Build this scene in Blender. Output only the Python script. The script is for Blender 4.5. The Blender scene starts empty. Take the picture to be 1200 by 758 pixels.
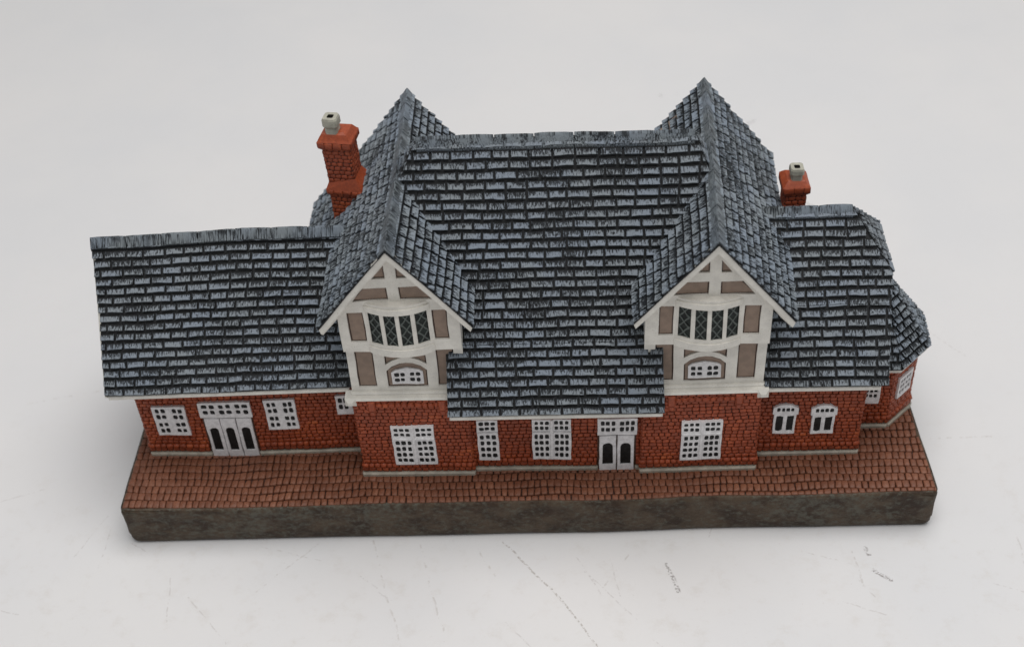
import bpy, math, random
import numpy as np
from mathutils import Vector, Matrix, noise
from mathutils.geometry import delaunay_2d_cdt

random.seed(7)
S = 0.01                       # everything below is written in centimetres
TABLE = -1.24                  # table height when the paved top of the base is z = 0
sc = bpy.context.scene
COL = sc.collection
R = random.random
def U(a, b): return a + (b - a) * R()

# ------------------------------------------------------------------ materials
def new_mat(name):
    m = bpy.data.materials.new(name); m.use_nodes = True
    nt = m.node_tree; b = nt.nodes['Principled BSDF']
    return m, nt, b
def nd(nt, t, **kw):
    n = nt.nodes.new(t)
    for k, v in kw.items():
        if k.startswith('i_'):
            n.inputs[int(k[2:]) if k[2:].isdigit() else k[2:]].default_value = v
        else: setattr(n, k, v)
    return n
def lk(nt, a, b): nt.links.new(a, b)
def math_(nt, op, a, b=None, c=None, clamp=False):
    n = nt.nodes.new('ShaderNodeMath'); n.operation = op; n.use_clamp = clamp
    for i, x in enumerate((a, b, c)):
        if x is None: continue
        if isinstance(x, (int, float)): n.inputs[i].default_value = x
        else: nt.links.new(x, n.inputs[i])
    return n.outputs[0]
def smooth(nt, x, lo, hi):
    n = nt.nodes.new('ShaderNodeMapRange'); n.interpolation_type = 'SMOOTHSTEP'
    n.inputs['From Min'].default_value = lo; n.inputs['From Max'].default_value = hi
    nt.links.new(x, n.inputs['Value']); return n.outputs['Result']
def mix(nt, fac, a, b):
    n = nt.nodes.new('ShaderNodeMix'); n.data_type = 'RGBA'
    for s, x in ((n.inputs['Factor'], fac), (n.inputs['A'], a), (n.inputs['B'], b)):
        if isinstance(x, (int, float)): s.default_value = x
        elif isinstance(x, tuple): s.default_value = (*x, 1)
        else: nt.links.new(x, s)
    return n.outputs['Result']
def objco(nt):                                   # object coordinates in cm
    tc = nd(nt, 'ShaderNodeTexCoord'); vm = nd(nt, 'ShaderNodeVectorMath', operation='SCALE')
    vm.inputs['Scale'].default_value = 100
    lk(nt, tc.outputs['Object'], vm.inputs[0]); return vm.outputs[0]
def noise_(nt, vec, scale, detail=3, rough=.55, stretch=None):
    if stretch:
        mp = nd(nt, 'ShaderNodeMapping'); mp.inputs['Scale'].default_value = stretch
        lk(nt, vec, mp.inputs[0]); vec = mp.outputs[0]
    n = nd(nt, 'ShaderNodeTexNoise', i_Scale=scale, i_Detail=detail, i_Roughness=rough)
    lk(nt, vec, n.inputs['Vector']); return n.outputs['Fac']
def bump(nt, b, h, dist, strength=1):
    n = nd(nt, 'ShaderNodeBump'); n.inputs['Distance'].default_value = dist; n.inputs['Strength'].default_value = strength
    lk(nt, h, n.inputs['Height']); lk(nt, n.outputs[0], b.inputs['Normal'])

def paint(name, c, var=.12, rough=.5, sc_=6, dirt=None, bs=.35, spec=.5):
    """hand-brushed acrylic paint on cast resin"""
    m, nt, b = new_mat(name); P = objco(nt)
    n1 = noise_(nt, P, sc_, 4); n2 = noise_(nt, P, 32, 3)
    d = tuple(x * (1 - 2.2 * var) for x in c); l = tuple(min(1, x * (1 + var)) for x in c)
    col = mix(nt, smooth(nt, n1, .3, .7), d, l)
    if dirt:
        col = mix(nt, math_(nt, 'MULTIPLY', smooth(nt, n2, .56, .74), dirt[1]), col, dirt[0])
    lk(nt, col, b.inputs['Base Color']); b.inputs['Roughness'].default_value = rough
    bump(nt, b, n2, .00012, bs); b.inputs['Specular IOR Level'].default_value = spec
    return m

def slate_mat(name, dark, mid, light, amt=1.0, hi=.78, rim=1.0, fall=.18, sc1=(24, 8, 1), sc2=(56, 12, 1)):
    m, nt, b = new_mat(name)
    at = nd(nt, 'ShaderNodeAttribute', attribute_name='tile'); uv = nd(nt, 'ShaderNodeUVMap')
    sx = nd(nt, 'ShaderNodeSeparateColor'); lk(nt, at.outputs['Color'], sx.inputs[0])
    rnd, g, top = sx.outputs
    P = objco(nt)
    st = noise_(nt, uv.outputs[0], 1, 2, .6, sc1)            # brush streaks down the slope
    fine = noise_(nt, uv.outputs[0], 1, 3, .7, sc2)
    patch = noise_(nt, P, 1.3, 3)
    x = math_(nt, 'ADD', math_(nt, 'MULTIPLY', st, .70), math_(nt, 'MULTIPLY', fine, .60))
    x = math_(nt, 'ADD', x, math_(nt, 'MULTIPLY', math_(nt, 'SUBTRACT', patch, .5), .35))
    x = math_(nt, 'ADD', x, math_(nt, 'MULTIPLY', math_(nt, 'SUBTRACT', rnd, .5), .08))
    x = math_(nt, 'SUBTRACT', x, math_(nt, 'MULTIPLY', math_(nt, 'SUBTRACT', g, .36), fall))
    low = smooth(nt, math_(nt, 'ADD', g, math_(nt, 'MULTIPLY', math_(nt, 'SUBTRACT', fine, .5), .28)), hi + .05, hi - .05)                          # raised lower part of each slate catches the dry brush
    mask = math_(nt, 'MULTIPLY', smooth(nt, x, .55, .71), low)
    mask = math_(nt, 'MULTIPLY', mask, smooth(nt, top, .3, .9))
    edge = math_(nt, 'MULTIPLY', smooth(nt, top, .25, .52), smooth(nt, top, .99, .70))
    edge = math_(nt, 'MULTIPLY', math_(nt, 'MULTIPLY', edge, smooth(nt, fine, .42, .62)), rim)
    edge = math_(nt, 'MULTIPLY', edge, smooth(nt, g, 1.0, .7))
    mask = math_(nt, 'MULTIPLY', math_(nt, 'MAXIMUM', mask, edge), amt, clamp=True)
    c0 = mix(nt, math_(nt, 'MULTIPLY', math_(nt, 'MULTIPLY', low, smooth(nt, top, .2, .8)), smooth(nt, math_(nt, 'ADD', fine, math_(nt, 'MULTIPLY', rnd, .12)), .36, .62)), dark, mid)
    tone = noise_(nt, P, .9, 2)
    lt = mix(nt, smooth(nt, math_(nt, 'ADD', tone, math_(nt, 'MULTIPLY', rnd, .2)), .45, .8), light, tuple(x * y for x, y in zip(light, (.94, .98, 1.07))))
    warm = math_(nt, 'MULTIPLY', smooth(nt, noise_(nt, P, 1.1, 3), .60, .75), .35)
    c0 = mix(nt, warm, c0, (.030, .026, .021))
    lk(nt, mix(nt, mask, c0, lt), b.inputs['Base Color'])
    b.inputs['Roughness'].default_value = .58; b.inputs['Specular IOR Level'].default_value = .22
    bump(nt, b, math_(nt, 'ADD', fine, st), .00022, .55)
    return m

def brick_mat(name, dark, mid, hi, sc_=1.0, rough=.5):
    m, nt, b = new_mat(name)
    at = nd(nt, 'ShaderNodeAttribute', attribute_name='tile')
    sx = nd(nt, 'ShaderNodeSeparateColor'); lk(nt, at.outputs['Color'], sx.inputs[0])
    rnd, g, top = sx.outputs
    P = objco(nt)
    n1 = noise_(nt, P, 1.2, 3); n2 = noise_(nt, P, 16, 3)
    x = math_(nt, 'ADD', math_(nt, 'MULTIPLY', n2, .55), math_(nt, 'MULTIPLY', rnd, .20))
    x = math_(nt, 'ADD', x, math_(nt, 'MULTIPLY', n1, .45))
    c = mix(nt, smooth(nt, x, .38, .78), dark, mid)
    c = mix(nt, math_(nt, 'MULTIPLY', smooth(nt, x, .64, .9), math_(nt, 'MULTIPLY', top, .8)), c, hi)
    c = mix(nt, math_(nt, 'SUBTRACT', 1.0, smooth(nt, top, .0, .75)), c, tuple(v * .58 for v in dark))   # dark wash painted into the joints
    lk(nt, c, b.inputs['Base Color']); b.inputs['Roughness'].default_value = rough
    bump(nt, b, n2, .00014, .5)
    return m

M = {}
M['slate'] = slate_mat('slate_paint', (.0055, .006, .0065), (.022, .025, .030), (.235, .260, .283), .92)
M['slate_light'] = slate_mat('slate_paint_brushed', (.007, .008, .0095), (.022, .026, .031), (.25, .28, .305), .95, .90, 1.2, .16)
M['slate_ridge'] = slate_mat('slate_ridge_paint', (.007, .008, .0095), (.034, .038, .043), (.185, .207, .222), 1.0, 1.2, 1.5, .0, (6, 6, 1), (40, 22, 1))
M['slate_gap'] = paint('slate_joint', (.007, .0075, .009), .2, .6)
M['brick'] = brick_mat('brick_paint', (.205, .036, .010), (.325, .055, .014), (.49, .120, .030))
M['chimney'] = brick_mat('chimney_brick_paint', (.23, .042, .014), (.36, .066, .021), (.48, .115, .038))
M['mortar'] = paint('brick_joint', (.060, .014, .007), .2, .6)
M['paver'] = brick_mat('paver_paint', (.130, .044, .021), (.192, .069, .035), (.265, .108, .058), rough=.55)
M['paver_joint'] = paint('paver_joint', (.040, .015, .009), .2, .6)
M['white'] = paint('cream_paint', (.74, .71, .65), .05, .45, 3, ((.30, .25, .19), .35))
M['window'] = paint('window_paint', (.74, .725, .73), .07, .45, 9, ((.27, .23, .22), .5))
M['stone'] = paint('stone_paint', (.37, .335, .275), .12, .5, 5, ((.16, .13, .10), .4))
M['tan'] = paint('plaster_paint', (.255, .180, .135), .07, .55, 5)
M['wash'] = paint('brown_wash', (.060, .024, .012), .2, .55, 12)
M['pane'] = paint('pane_paint', (.014, .0145, .0145), .2, .35, 12, spec=.2)
M['leaded'] = paint('leaded_glass_paint', (.012, .018, .016), .3, .35, 10, spec=.2)
M['lead'] = paint('lead_paint', (.075, .092, .083), .2, .45, 20)
M['pot'] = paint('pot_paint', (.40, .385, .32), .1, .5, 6, ((.18, .16, .12), .4))
M['pot_hole_dark'] = paint('pot_hole_dark', (.03, .025, .02), .2, .7)  # plain dark colour for the inside of the pot mouth

def base_mat():
    m, nt, b = new_mat('base_side_paint'); P = objco(nt)
    n1 = noise_(nt, P, 1.6, 5, .7, (.8, 1, 1.2)); n2 = noise_(nt, P, 8, 5, .7, (.8, 1, 1.1)); n3 = noise_(nt, P, .5, 3)
    c = mix(nt, smooth(nt, n1, .36, .62), (.033, .019, .011), (.084, .058, .037))
    grey = math_(nt, 'MULTIPLY', smooth(nt, math_(nt, 'ADD', n2, math_(nt, 'MULTIPLY', n3, .3)), .60, .82), .7)
    c = mix(nt, grey, c, (.112, .110, .088))
    c = mix(nt, math_(nt, 'MULTIPLY', smooth(nt, noise_(nt, P, 2.2, 4), .55, .75), .6), c, (.050, .024, .013))
    c = mix(nt, math_(nt, 'MULTIPLY', smooth(nt, noise_(nt, P, 24, 3), .6, .75), .6), c, (.014, .012, .010))
    lk(nt, c, b.inputs['Base Color']); b.inputs['Roughness'].default_value = .55; b.inputs['Specular IOR Level'].default_value = .25
    bump(nt, b, n2, .0005, .7)
    return m
M['base'] = base_mat()

def table_mat():
    m, nt, b = new_mat('white_table'); P = objco(nt)
    col = mix(nt, smooth(nt, noise_(nt, P, .12, 4), .3, .7), (.682, .676, .684), (.722, .706, .702))
    near = nd(nt, 'ShaderNodeSeparateXYZ'); lk(nt, P, near.inputs[0])
    # warm grime where the board is most handled, fading out towards the back
    worn = smooth(nt, near.outputs[1], 6, -2)
    gr = math_(nt, 'MULTIPLY', smooth(nt, noise_(nt, P, 1.6, 6, .74), .50, .74), math_(nt, 'MULTIPLY_ADD', worn, .26, .06))
    col = mix(nt, gr, col, (.56, .515, .47))
    def segs(lines, w, depth, colour, col, brk=.5, scl=5):
        ma = None
        wob = nd(nt, 'ShaderNodeTexNoise', i_Scale=1.2, i_Detail=3); lk(nt, P, wob.inputs['Vector'])
        off = nd(nt, 'ShaderNodeVectorMath', operation='MULTIPLY_ADD')
        lk(nt, wob.outputs['Color'], off.inputs[0]); off.inputs[1].default_value = (.16, .16, 0)
        lk(nt, P, off.inputs[2]); Q = off.outputs[0]
        for a, c in lines:
            a = (a[0] + .08, a[1] + .08, 0); c = (c[0] + .08, c[1] + .08, 0)
            ab = Vector(c) - Vector(a); L2 = ab.length_squared
            s1 = nd(nt, 'ShaderNodeVectorMath', operation='SUBTRACT'); lk(nt, Q, s1.inputs[0]); s1.inputs[1].default_value = a
            fl = nd(nt, 'ShaderNodeVectorMath', operation='MULTIPLY'); lk(nt, s1.outputs[0], fl.inputs[0]); fl.inputs[1].default_value = (1, 1, 0)
            dt = nd(nt, 'ShaderNodeVectorMath', operation='DOT_PRODUCT'); lk(nt, fl.outputs[0], dt.inputs[0]); dt.inputs[1].default_value = ab
            h = math_(nt, 'DIVIDE', dt.outputs['Value'], L2, clamp=True)
            sc2 = nd(nt, 'ShaderNodeVectorMath', operation='SCALE'); sc2.inputs[0].default_value = ab; lk(nt, h, sc2.inputs['Scale'])
            di = nd(nt, 'ShaderNodeVectorMath', operation='DISTANCE'); lk(nt, fl.outputs[0], di.inputs[0]); lk(nt, sc2.outputs[0], di.inputs[1])
            k = smooth(nt, di.outputs['Value'], w, w * .35)
            ma = k if ma is None else math_(nt, 'MAXIMUM', ma, k)
        br = smooth(nt, noise_(nt, P, scl, 4, .7), brk, brk + .12)
        return mix(nt, math_(nt, 'MULTIPLY', math_(nt, 'MULTIPLY', ma, br), depth), col, colour)
    long_ = [((9.5, -.2), (10.1, -.95)), ((10.1, -.95), (10.7, -1.62)), ((10.7, -1.62), (11.83, -3.35)),
             ((6.23, -.05), (6.65, -1.63)), ((6.65, -1.63), (7.23, -3.3)), ((7.41, -.13), (7.79, -1.65)), ((7.79, -1.65), (8.2, -2.9)),
             ((8.87, -.38), (9.3, -1.2)), ((5.38, .45), (3.52, -1.6)), ((16.6, -.55), (17.9, -1.0)), ((18.0, -.6), (18.1, -1.7)),
             ((19.2, 10.5), (20.3, 7.5)), ((20.6, 3.0), (22.2, 3.05)), ((-4, 5.0), (-1.2, 5.6)), ((12.6, -.6), (11.9, -1.6))]
    col = segs(long_[:3], .034, .75, (.37, .33, .30), col, .44, 11)
    col = segs(long_[3:], .034, .42, (.46, .42, .39), col, .48, 5)
    dark = [((13.48, -.95), (13.58, -1.3)), ((13.55, -1.2), (13.72, -1.75)), ((18.35, -.55), (18.38, -.75)), ((18.4, -1.2), (18.75, -1.5)),
            ((18.85, 13.2), (19.15, 12.85)), ((17.3, 17.6), (17.7, 17.9)), ((12.15, 12.65), (12.2, 12.58)), ((14.6, 19.6), (14.65, 19.6))]
    col = segs(dark, .07, .8, (.20, .175, .165), col, .46, 14)
    # sparse specks and hair-fine scuffs
    vo = nd(nt, 'ShaderNodeTexVoronoi', i_Scale=.85); lk(nt, P, vo.inputs['Vector'])
    vs = nd(nt, 'ShaderNodeSeparateColor'); lk(nt, vo.outputs['Color'], vs.inputs[0])
    rad = math_(nt, 'MULTIPLY', smooth(nt, vs.outputs[0], .55, 1.0), .035)
    sp = math_(nt, 'LESS_THAN', vo.outputs['Distance'], rad)
    col = mix(nt, math_(nt, 'MULTIPLY', sp, math_(nt, 'MULTIPLY_ADD', worn, .5, .2)), col, (.12, .10, .09))
    sk = math_(nt, 'MULTIPLY', smooth(nt, noise_(nt, P, 9, 4, .7), .63, .72), smooth(nt, noise_(nt, P, .7, 3), .45, .65))
    col = mix(nt, math_(nt, 'MULTIPLY', sk, math_(nt, 'MULTIPLY_ADD', worn, .30, .06)), col, (.46, .40, .37))
    rs = random.Random(21); hair = []
    for k in range(30):
        x, y = rs.uniform(-3, 23), rs.uniform(-3.2, .2) if k < 20 else rs.uniform(1, 16)
        if 1 < y < 8: x = rs.choice((rs.uniform(-6, -1), rs.uniform(21, 25)))
        a = rs.gauss(-1.1, .5) if rs.random() < .65 else rs.uniform(0, 3.1); L = rs.uniform(.4, 2.0)
        hair.append(((x, y), (x + L * math.cos(a), y + L * math.sin(a))))
    col = segs(hair, .026, .36, (.42, .38, .36), col, .46, 6)
    lk(nt, col, b.inputs['Base Color'])
    b.inputs['Roughness'].default_value = .45; b.inputs['Specular IOR Level'].default_value = .3
    bump(nt, b, noise_(nt, P, 10, 3), .0001, .25)
    return m
M['table'] = table_mat()

# ------------------------------------------------------------------ geometry
def warp(p):
    """slight unevenness of a hand-finished casting"""
    k = min(1.0, max(0.0, (p[2] - TABLE) / .35))
    a = noise.noise_vector(Vector((p[0] * .33, p[1] * .33, p[2] * .33))) * .045
    c = noise.noise_vector(Vector((p[0] * 1.6 + 9, p[1] * 1.6, p[2] * 1.6))) * .013
    return (p[0] + (a.x + c.x), p[1] + (a.y + c.y), p[2] + k * (a.z + c.z))

class MB:
    def __init__(s): s.v = []; s.f = []; s.m = []; s.uv = []; s.col = []; s.sm = []
    def add(s, pts, faces, mi=0, uv=None, col=None, smooth_=False):
        o = len(s.v); s.v += [tuple(p) for p in pts]
        for k, f in enumerate(faces):
            s.f.append([o + i for i in f]); s.m.append(mi if isinstance(mi, int) else mi[k]); s.sm.append(smooth_)
            for i in f:
                s.uv.append(uv[i] if uv else (0, 0)); s.col.append(col[i] if col else (.5, .4, 1))
    def build(s, name, mats, parent=None, label=None):
        me = bpy.data.meshes.new(name)
        w = [warp(p) for p in s.v]
        me.from_pydata([(x * S, y * S, (z - TABLE) * S) for x, y, z in w], [], s.f)
        for m in mats: me.materials.append(M[m])
        me.polygons.foreach_set('material_index', s.m)
        me.polygons.foreach_set('use_smooth', s.sm)
        ul = me.uv_layers.new(name='UVMap'); ul.data.foreach_set('uv', np.array(s.uv, dtype=np.float32).ravel())
        ca = me.color_attributes.new('tile', 'FLOAT_COLOR', 'CORNER')
        c = np.ones((len(s.col), 4), dtype=np.float32); c[:, :3] = np.array(s.col); ca.data.foreach_set('color', c.ravel())
        me.validate(); me.update()
        ob = bpy.data.objects.new(name, me); COL.objects.link(ob)
        if parent: ob.parent = parent
        if label: ob['label'] = label
        return ob

V = Vector
def frame(O, Ud, Vd):
    O = V(O); Ud = V(Ud).normalized(); Vd = V(Vd).normalized(); N = Ud.cross(Vd).normalized()
    return lambda u, v, n=0: O + u * Ud + v * Vd + n * N
def fx(y, x0=0, z0=0): return frame((x0, y, z0), (1, 0, 0), (0, 0, 1))       # faces the camera: u = x, v = z

def box(mb, F, u0, u1, v0, v1, n0, n1, mi=0, c=.012, uv=None):
    """box with chamfered front edges"""
    p = [F(u, v, n) for n, e in ((n0, 0), (n1 - c, 0), (n1, c)) for u, v in ((u0 + e, v0 + e), (u1 - e, v0 + e), (u1 - e, v1 - e), (u0 + e, v1 - e))]
    f = [(3, 2, 1, 0), (8, 9, 10, 11)]
    for a in (0, 4):
        for i in range(4): j = (i + 1) % 4; f.append((a + i, a + j, a + 4 + j, a + 4 + i))
    mb.add(p, f, mi, col=[(.5, .4, .9)] * 12)

def bar(mb, a, b, w, d, n, mi=0, c=.012):
    """beam from a to b (3-D), w wide in the plane, d deep along n"""
    a = V(a); b = V(b); n = V(n).normalized(); t = (b - a).normalized(); s = n.cross(t)
    F = lambda u, v, k=0: a + t * u + s * v + n * k
    box(mb, F, 0, (b - a).length, -w / 2, w / 2, 0, d, mi, c)

def clip(poly, con):
    for i in range(len(con)):
        a, b = con[i], con[(i + 1) % len(con)]
        ins = lambda p: (b[0] - a[0]) * (p[1] - a[1]) - (b[1] - a[1]) * (p[0] - a[0])
        out = []
        for k in range(len(poly)):
            p, q = poly[k], poly[(k + 1) % len(poly)]
            dp, dq = ins(p), ins(q)
            if dp >= 0: out.append(p)
            if dp * dq < 0:
                t = dp / (dp - dq); out.append((p[0] + t * (q[0] - p[0]), p[1] + t * (q[1] - p[1])))
        poly = out
        if len(poly) < 3: return []
    return poly
def area(p): return .5 * sum(p[i][0] * p[(i + 1) % len(p)][1] - p[(i + 1) % len(p)][0] * p[i][1] for i in range(len(p)))

def tiles(mb, F, polys, rh, tw, gap, h, wedge, inset, mi=0, bond=.5, over=0., jit=.012, sub=2, nb=-.03, skip=None, wav=.02, sm=False, pj=0., cut=0., vgap=None):
    vgap = gap if vgap is None else vgap
    us = [p[0] for q in polys for p in q]; vs = [p[1] for q in polys for p in q]
    u0, u1, v0, v1 = min(us), max(us), min(vs), max(vs)
    rows = max(1, round((v1 - v0) / rh)); rh = (v1 - v0) / rows; seed = R() * 99
    for i in range(rows):
        va = v0 + i * rh; u = u0 - tw * (bond * (i % 2) + (.15 * R() if bond else 0)); rj = U(-1, 1)
        while u < u1:
            w = tw * (1 + U(-1, 1) * (.16 if bond else .07)); ua, ub = u + vgap / 2, u + w - vgap / 2; u += w
            if ub - ua < .04: continue
            wv = lambda x: wav * (math.sin(x * 1.1 + i * .5 + seed) + .6 * math.sin(x * 2.9 + i * .6 + seed))
            sl = U(-1, 1) * jit
            lo, hi = va + gap / 2, va + rh * (1 + over) - gap / 2
            rect = [(ua + U(-pj, pj), lo + sl + wv(ua)), (ub + U(-pj, pj), lo - sl + wv(ub)), (ub + U(-pj, pj), hi + wv(ub)), (ua + U(-pj, pj), hi + wv(ua))]
            if cut:
                (a0, b0), (a1, b1), (a2, b2), (a3, b3) = rect; k1, k2 = cut * U(.7, 1.2), cut * U(.7, 1.2)
                rect = [(a0 + k1, b0), (a1 - k2, b1), (a1, b1 + k2), (a2, b2 - k1), (a2 - k1, b2), (a3 + k2, b3), (a3, b3 - k2), (a0, b0 + k1)]
            rnd = R(); lift = U(-.5, 1) * jit
            for q in polys:
                pc = clip(rect, q)
                if len(pc) < 3 or area(pc) < .2 * rh * tw * .25: continue
                if skip and skip(sum(p[0] for p in pc) / len(pc), sum(p[1] for p in pc) / len(pc)): continue
                pts = []
                for k in range(len(pc)):
                    p, r = pc[k], pc[(k + 1) % len(pc)]; L = math.hypot(r[0] - p[0], r[1] - p[1])
                    ns = sub if L > .08 else 1
                    for t in range(ns):
                        jx = jit * .8 if t else jit * .3
                        pts.append((p[0] + (r[0] - p[0]) * t / ns + U(-jx, jx), p[1] + (r[1] - p[1]) * t / ns + U(-jx, jx)))
                n = len(pts); cu = sum(p[0] for p in pts) / n; cv = sum(p[1] for p in pts) / n
                P = []; uv = []; cl = []
                for ring in range(3):
                    for (a, b) in pts:
                        g = min(1, max(0, (b - lo) / max(1e-4, hi - lo)))
                        top = h * (1 - wedge * g) + lift
                        if ring == 2:
                            da, db = cu - a, cv - b; L = max(1e-4, math.hypot(da, db)); e = min(inset, L * .6)
                            a += da / L * e; b += db / L * e
                        P.append(F(a, b, nb if ring == 0 else top - (h * .45 if sm else inset * .8) if ring == 1 else top))
                        uv.append((a + rnd * 37, b)); cl.append((rnd, g, 0 if ring == 0 else .55 if ring == 1 else 1))
                f = [tuple(range(2 * n, 3 * n))]
                for rg in (0, n):
                    for k in range(n): f.append((rg + k, rg + (k + 1) % n, rg + n + (k + 1) % n, rg + n + k))
                mb.add(P, f, mi, uv, cl, sm)

def inside(p, l):
    c = False
    for i in range(len(l)):
        a, b = l[i], l[i - 1]
        if (a[1] > p[1]) != (b[1] > p[1]) and p[0] < (b[0] - a[0]) * (p[1] - a[1]) / (b[1] - a[1]) + a[0]: c = not c
    return c
def triangles(loops):
    """triangles of the first loop less the others (even-odd)"""
    flat = []; ed = []
    for l in loops:
        o = len(flat); flat += [V((a, b)) for a, b in l]; ed += [(o + i, o + (i + 1) % len(l)) for i in range(len(l))]
    vs, es, fs, ov, oe, of = delaunay_2d_cdt(flat, ed, [], 0, 1e-7)
    back = {i: (o[0] if o else None) for i, o in enumerate(ov)}
    out = []
    for t in fs:
        c = sum((vs[i] for i in t), V((0, 0))) / 3
        if sum(inside(c, l) for l in loops) % 2 == 1 and all(back[i] is not None for i in t):
            t = [back[i] for i in t]; out.append(t if area([flat[i] for i in t]) > 0 else t[::-1])
    return out

def prism(mb, F, poly, n0, n1, mi=0, mi_side=None):
    """any simple polygon pushed from n0 to n1"""
    k = len(poly)
    if area(poly) < 0: poly = poly[::-1]
    tri = triangles([poly])
    P = [F(a, b, n0) for a, b in poly] + [F(a, b, n1) for a, b in poly]
    f = []
    for t in tri:
        f += [tuple(k + i for i in t), tuple(t[::-1])]
    ms = [mi] * len(f)
    for i in range(k): j = (i + 1) % k; f.append((i, j, k + j, k + i)); ms.append(mi if mi_side is None else mi_side)
    mb.add(P, f, ms)

def rough(poly, step, amp):
    out = []
    for i in range(len(poly)):
        p, q = poly[i], poly[(i + 1) % len(poly)]; L = math.hypot(q[0] - p[0], q[1] - p[1]); n = max(1, int(L / step))
        for t in range(n):
            k = amp if t else amp * .4
            out.append((p[0] + (q[0] - p[0]) * t / n + U(-k, k), p[1] + (q[1] - p[1]) * t / n + U(-k, k)))
    return out

def board(mb, F, outer, holes, n0, n1, mi=0):
    """flat board with real openings cut through it"""
    if area(outer) < 0: outer = outer[::-1]
    holes = [h if area(h) < 0 else h[::-1] for h in holes]
    loops = [outer] + holes
    flat = [p for l in loops for p in l]
    tri = triangles(loops); k = len(flat)
    P = [F(a, b, n1) for a, b in flat] + [F(a, b, n0) for a, b in flat]
    f = []
    for t in tri:
        f.append(tuple(t))
    o = 0
    for l in loops:
        n = len(l)
        for i in range(n):
            j = (i + 1) % n; f.append((k + o + i, k + o + j, o + j, o + i))
        o += n
    mb.add(P, f, mi)

# ------------------------------------------------------------------ the ornament
root = bpy.data.objects.new('miniature_station', None); COL.objects.link(root)
root.empty_display_size = .02
root['label'] = 'miniature brick railway station with slate roofs and timbered gables on a paved base'
root['category'] = 'ornament'
ORG = V((10.0, 3.6, TABLE))
def part(mb, name, mats, parent=root, label=None): return mb.build(name, mats, parent, label)

# ---- base with rounded edges
BQ = [(.05, -.05), (20.07, .09), (19.72, 7.5), (.04, 7.5)]
def outline(ins, r=.22, step=.5):
    c = V((10, 3.7)); q = []
    for x, y in BQ: q.append(V((x + (ins if x < 10 else -ins), y + (ins if y < 3.7 else -ins))))
    out = []
    for i in range(4):
        p, a, b = q[i], q[i - 1], q[(i + 1) % 4]
        s, e = p + (a - p).normalized() * r, p + (b - p).normalized() * r
        for t in range(6):
            t /= 5; out.append((s * (1 - t) ** 2 + p * 2 * t * (1 - t) + e * t * t))
        e2 = b + (p - b).normalized() * r; n = int((e2 - e).length / step)
        for t in range(1, n): out.append(e.lerp(e2, t / n))
    return out
mb = MB(); prof = [(.14, -1.24), (.06, -1.21), (.02, -1.10), (.0, -.9), (.0, -.14), (.012, -.035), (.045, -.008), (.09, 0), (.16, -.07)]
P = []; n = None
for ins, z in prof:
    o = outline(ins); n = len(o); P += [(p.x, p.y, z) for p in o]
f = []; 
for k in range(len(prof) - 1):
    for i in range(n): j = (i + 1) % n; f.append((k * n + i, k * n + j, (k + 1) * n + j, (k + 1) * n + i))
mb.add(P, f, 0, smooth_=True)
mb.add(P[:n], [tuple(range(n))[::-1]], 0); mb.add(P[-n:], [tuple(range(n))], 1)
base = part(mb, 'base', ['base', 'paver_joint'])

foot = [(.56, 6.2, 1.92, 5.5), (6.15, 8.75, 1.08, 6.8), (8.7, 13.0, 1.22, 6.3), (13.0, 15.65, 1.08, 6.8), (15.6, 18.2, 1.55, 5.9), (17.9, 19.0, 2.4, 4.6), (4.9, 6.3, 4.2, 6.8)]
mb = MB(); top = frame((0, 0, 0), (1, 0, 0), (0, 1, 0))
tiles(mb, top, [[(.12, .02), (19.99, .16), (19.66, 7.42), (.12, 7.42)]], .238, .162, .017, .028, 0, .026, 0, bond=0, jit=.007, sub=1, nb=-.09, cut=.024,
      skip=lambda a, b: any(x0 + .1 < a < x1 - .1 and y0 + .1 < b < y1 - .1 for x0, x1, y0, y1 in foot), wav=.03, sm=True, pj=.014)
part(mb, 'paving', ['paver'], base)

# ---- brick blocks
BW, BH = .160, .118
def wall_strip(mb, a, b, z0, z1, base_h=.40, thick=.026, gable=None, doors=()):
    """one brick-faced side from plan point a to b"""
    d = V((b[0] - a[0], b[1] - a[1], 0)); L = d.length
    F = frame((a[0], a[1], 0), d, (0, 0, 1))
    poly = [(0, z0), (L, z0), (L, z1)] + ([(L / 2, gable)] if gable else []) + [(0, z1)]
    mb.add([F(u, v, -.03) for u, v in poly], [tuple(range(len(poly)))], 1)
    up = [(0, base_h), (L, base_h), (L, z1)] + ([(L / 2, gable)] if gable else []) + [(0, z1)]
    tiles(mb, F, [up], BH, BW, .014, thick, 0, .022, 0, jit=.006, sub=1, nb=-.07, wav=.010, sm=True, pj=.008, cut=.018)
    free = []; e = -.03
    for a0, a1 in list(doors) + [(L + .03, 0)]:
        free.append((e, a0)); e = a1
    for e0, e1 in (free if base_h > z0 + .05 else []):      # thicker brick footing with a sloping top course
        tiles(mb, F, [[(e0, base_h - .26), (e1, base_h - .26), (e1, base_h - .13), (e0, base_h - .13)]], .13, BW, .012, .050, 0, .02, 0, jit=.008, sub=1, nb=-.02, wav=.006, sm=True)
        tiles(mb, F, [[(e0, base_h - .12), (e1, base_h - .12), (e1, base_h), (e0, base_h)]], .12, BW, .010, .080, .35, .02, 0, jit=.008, sub=1, nb=-.02, wav=.006, sm=True)

def plinth(wall, segs, h=.125, d=.10):
    mb = MB()
    for a, b in segs:
        v = V((b[0] - a[0], b[1] - a[1], 0)); F = frame((a[0], a[1], 0), v, (0, 0, 1)); L = v.length; n = max(1, int(L / .6))
        for k in range(1):
            box(mb, F, 0, L, -.01, h, -.05, d, 0, .03)
    part(mb, 'stone_plinth', ['stone'], wall)

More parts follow.
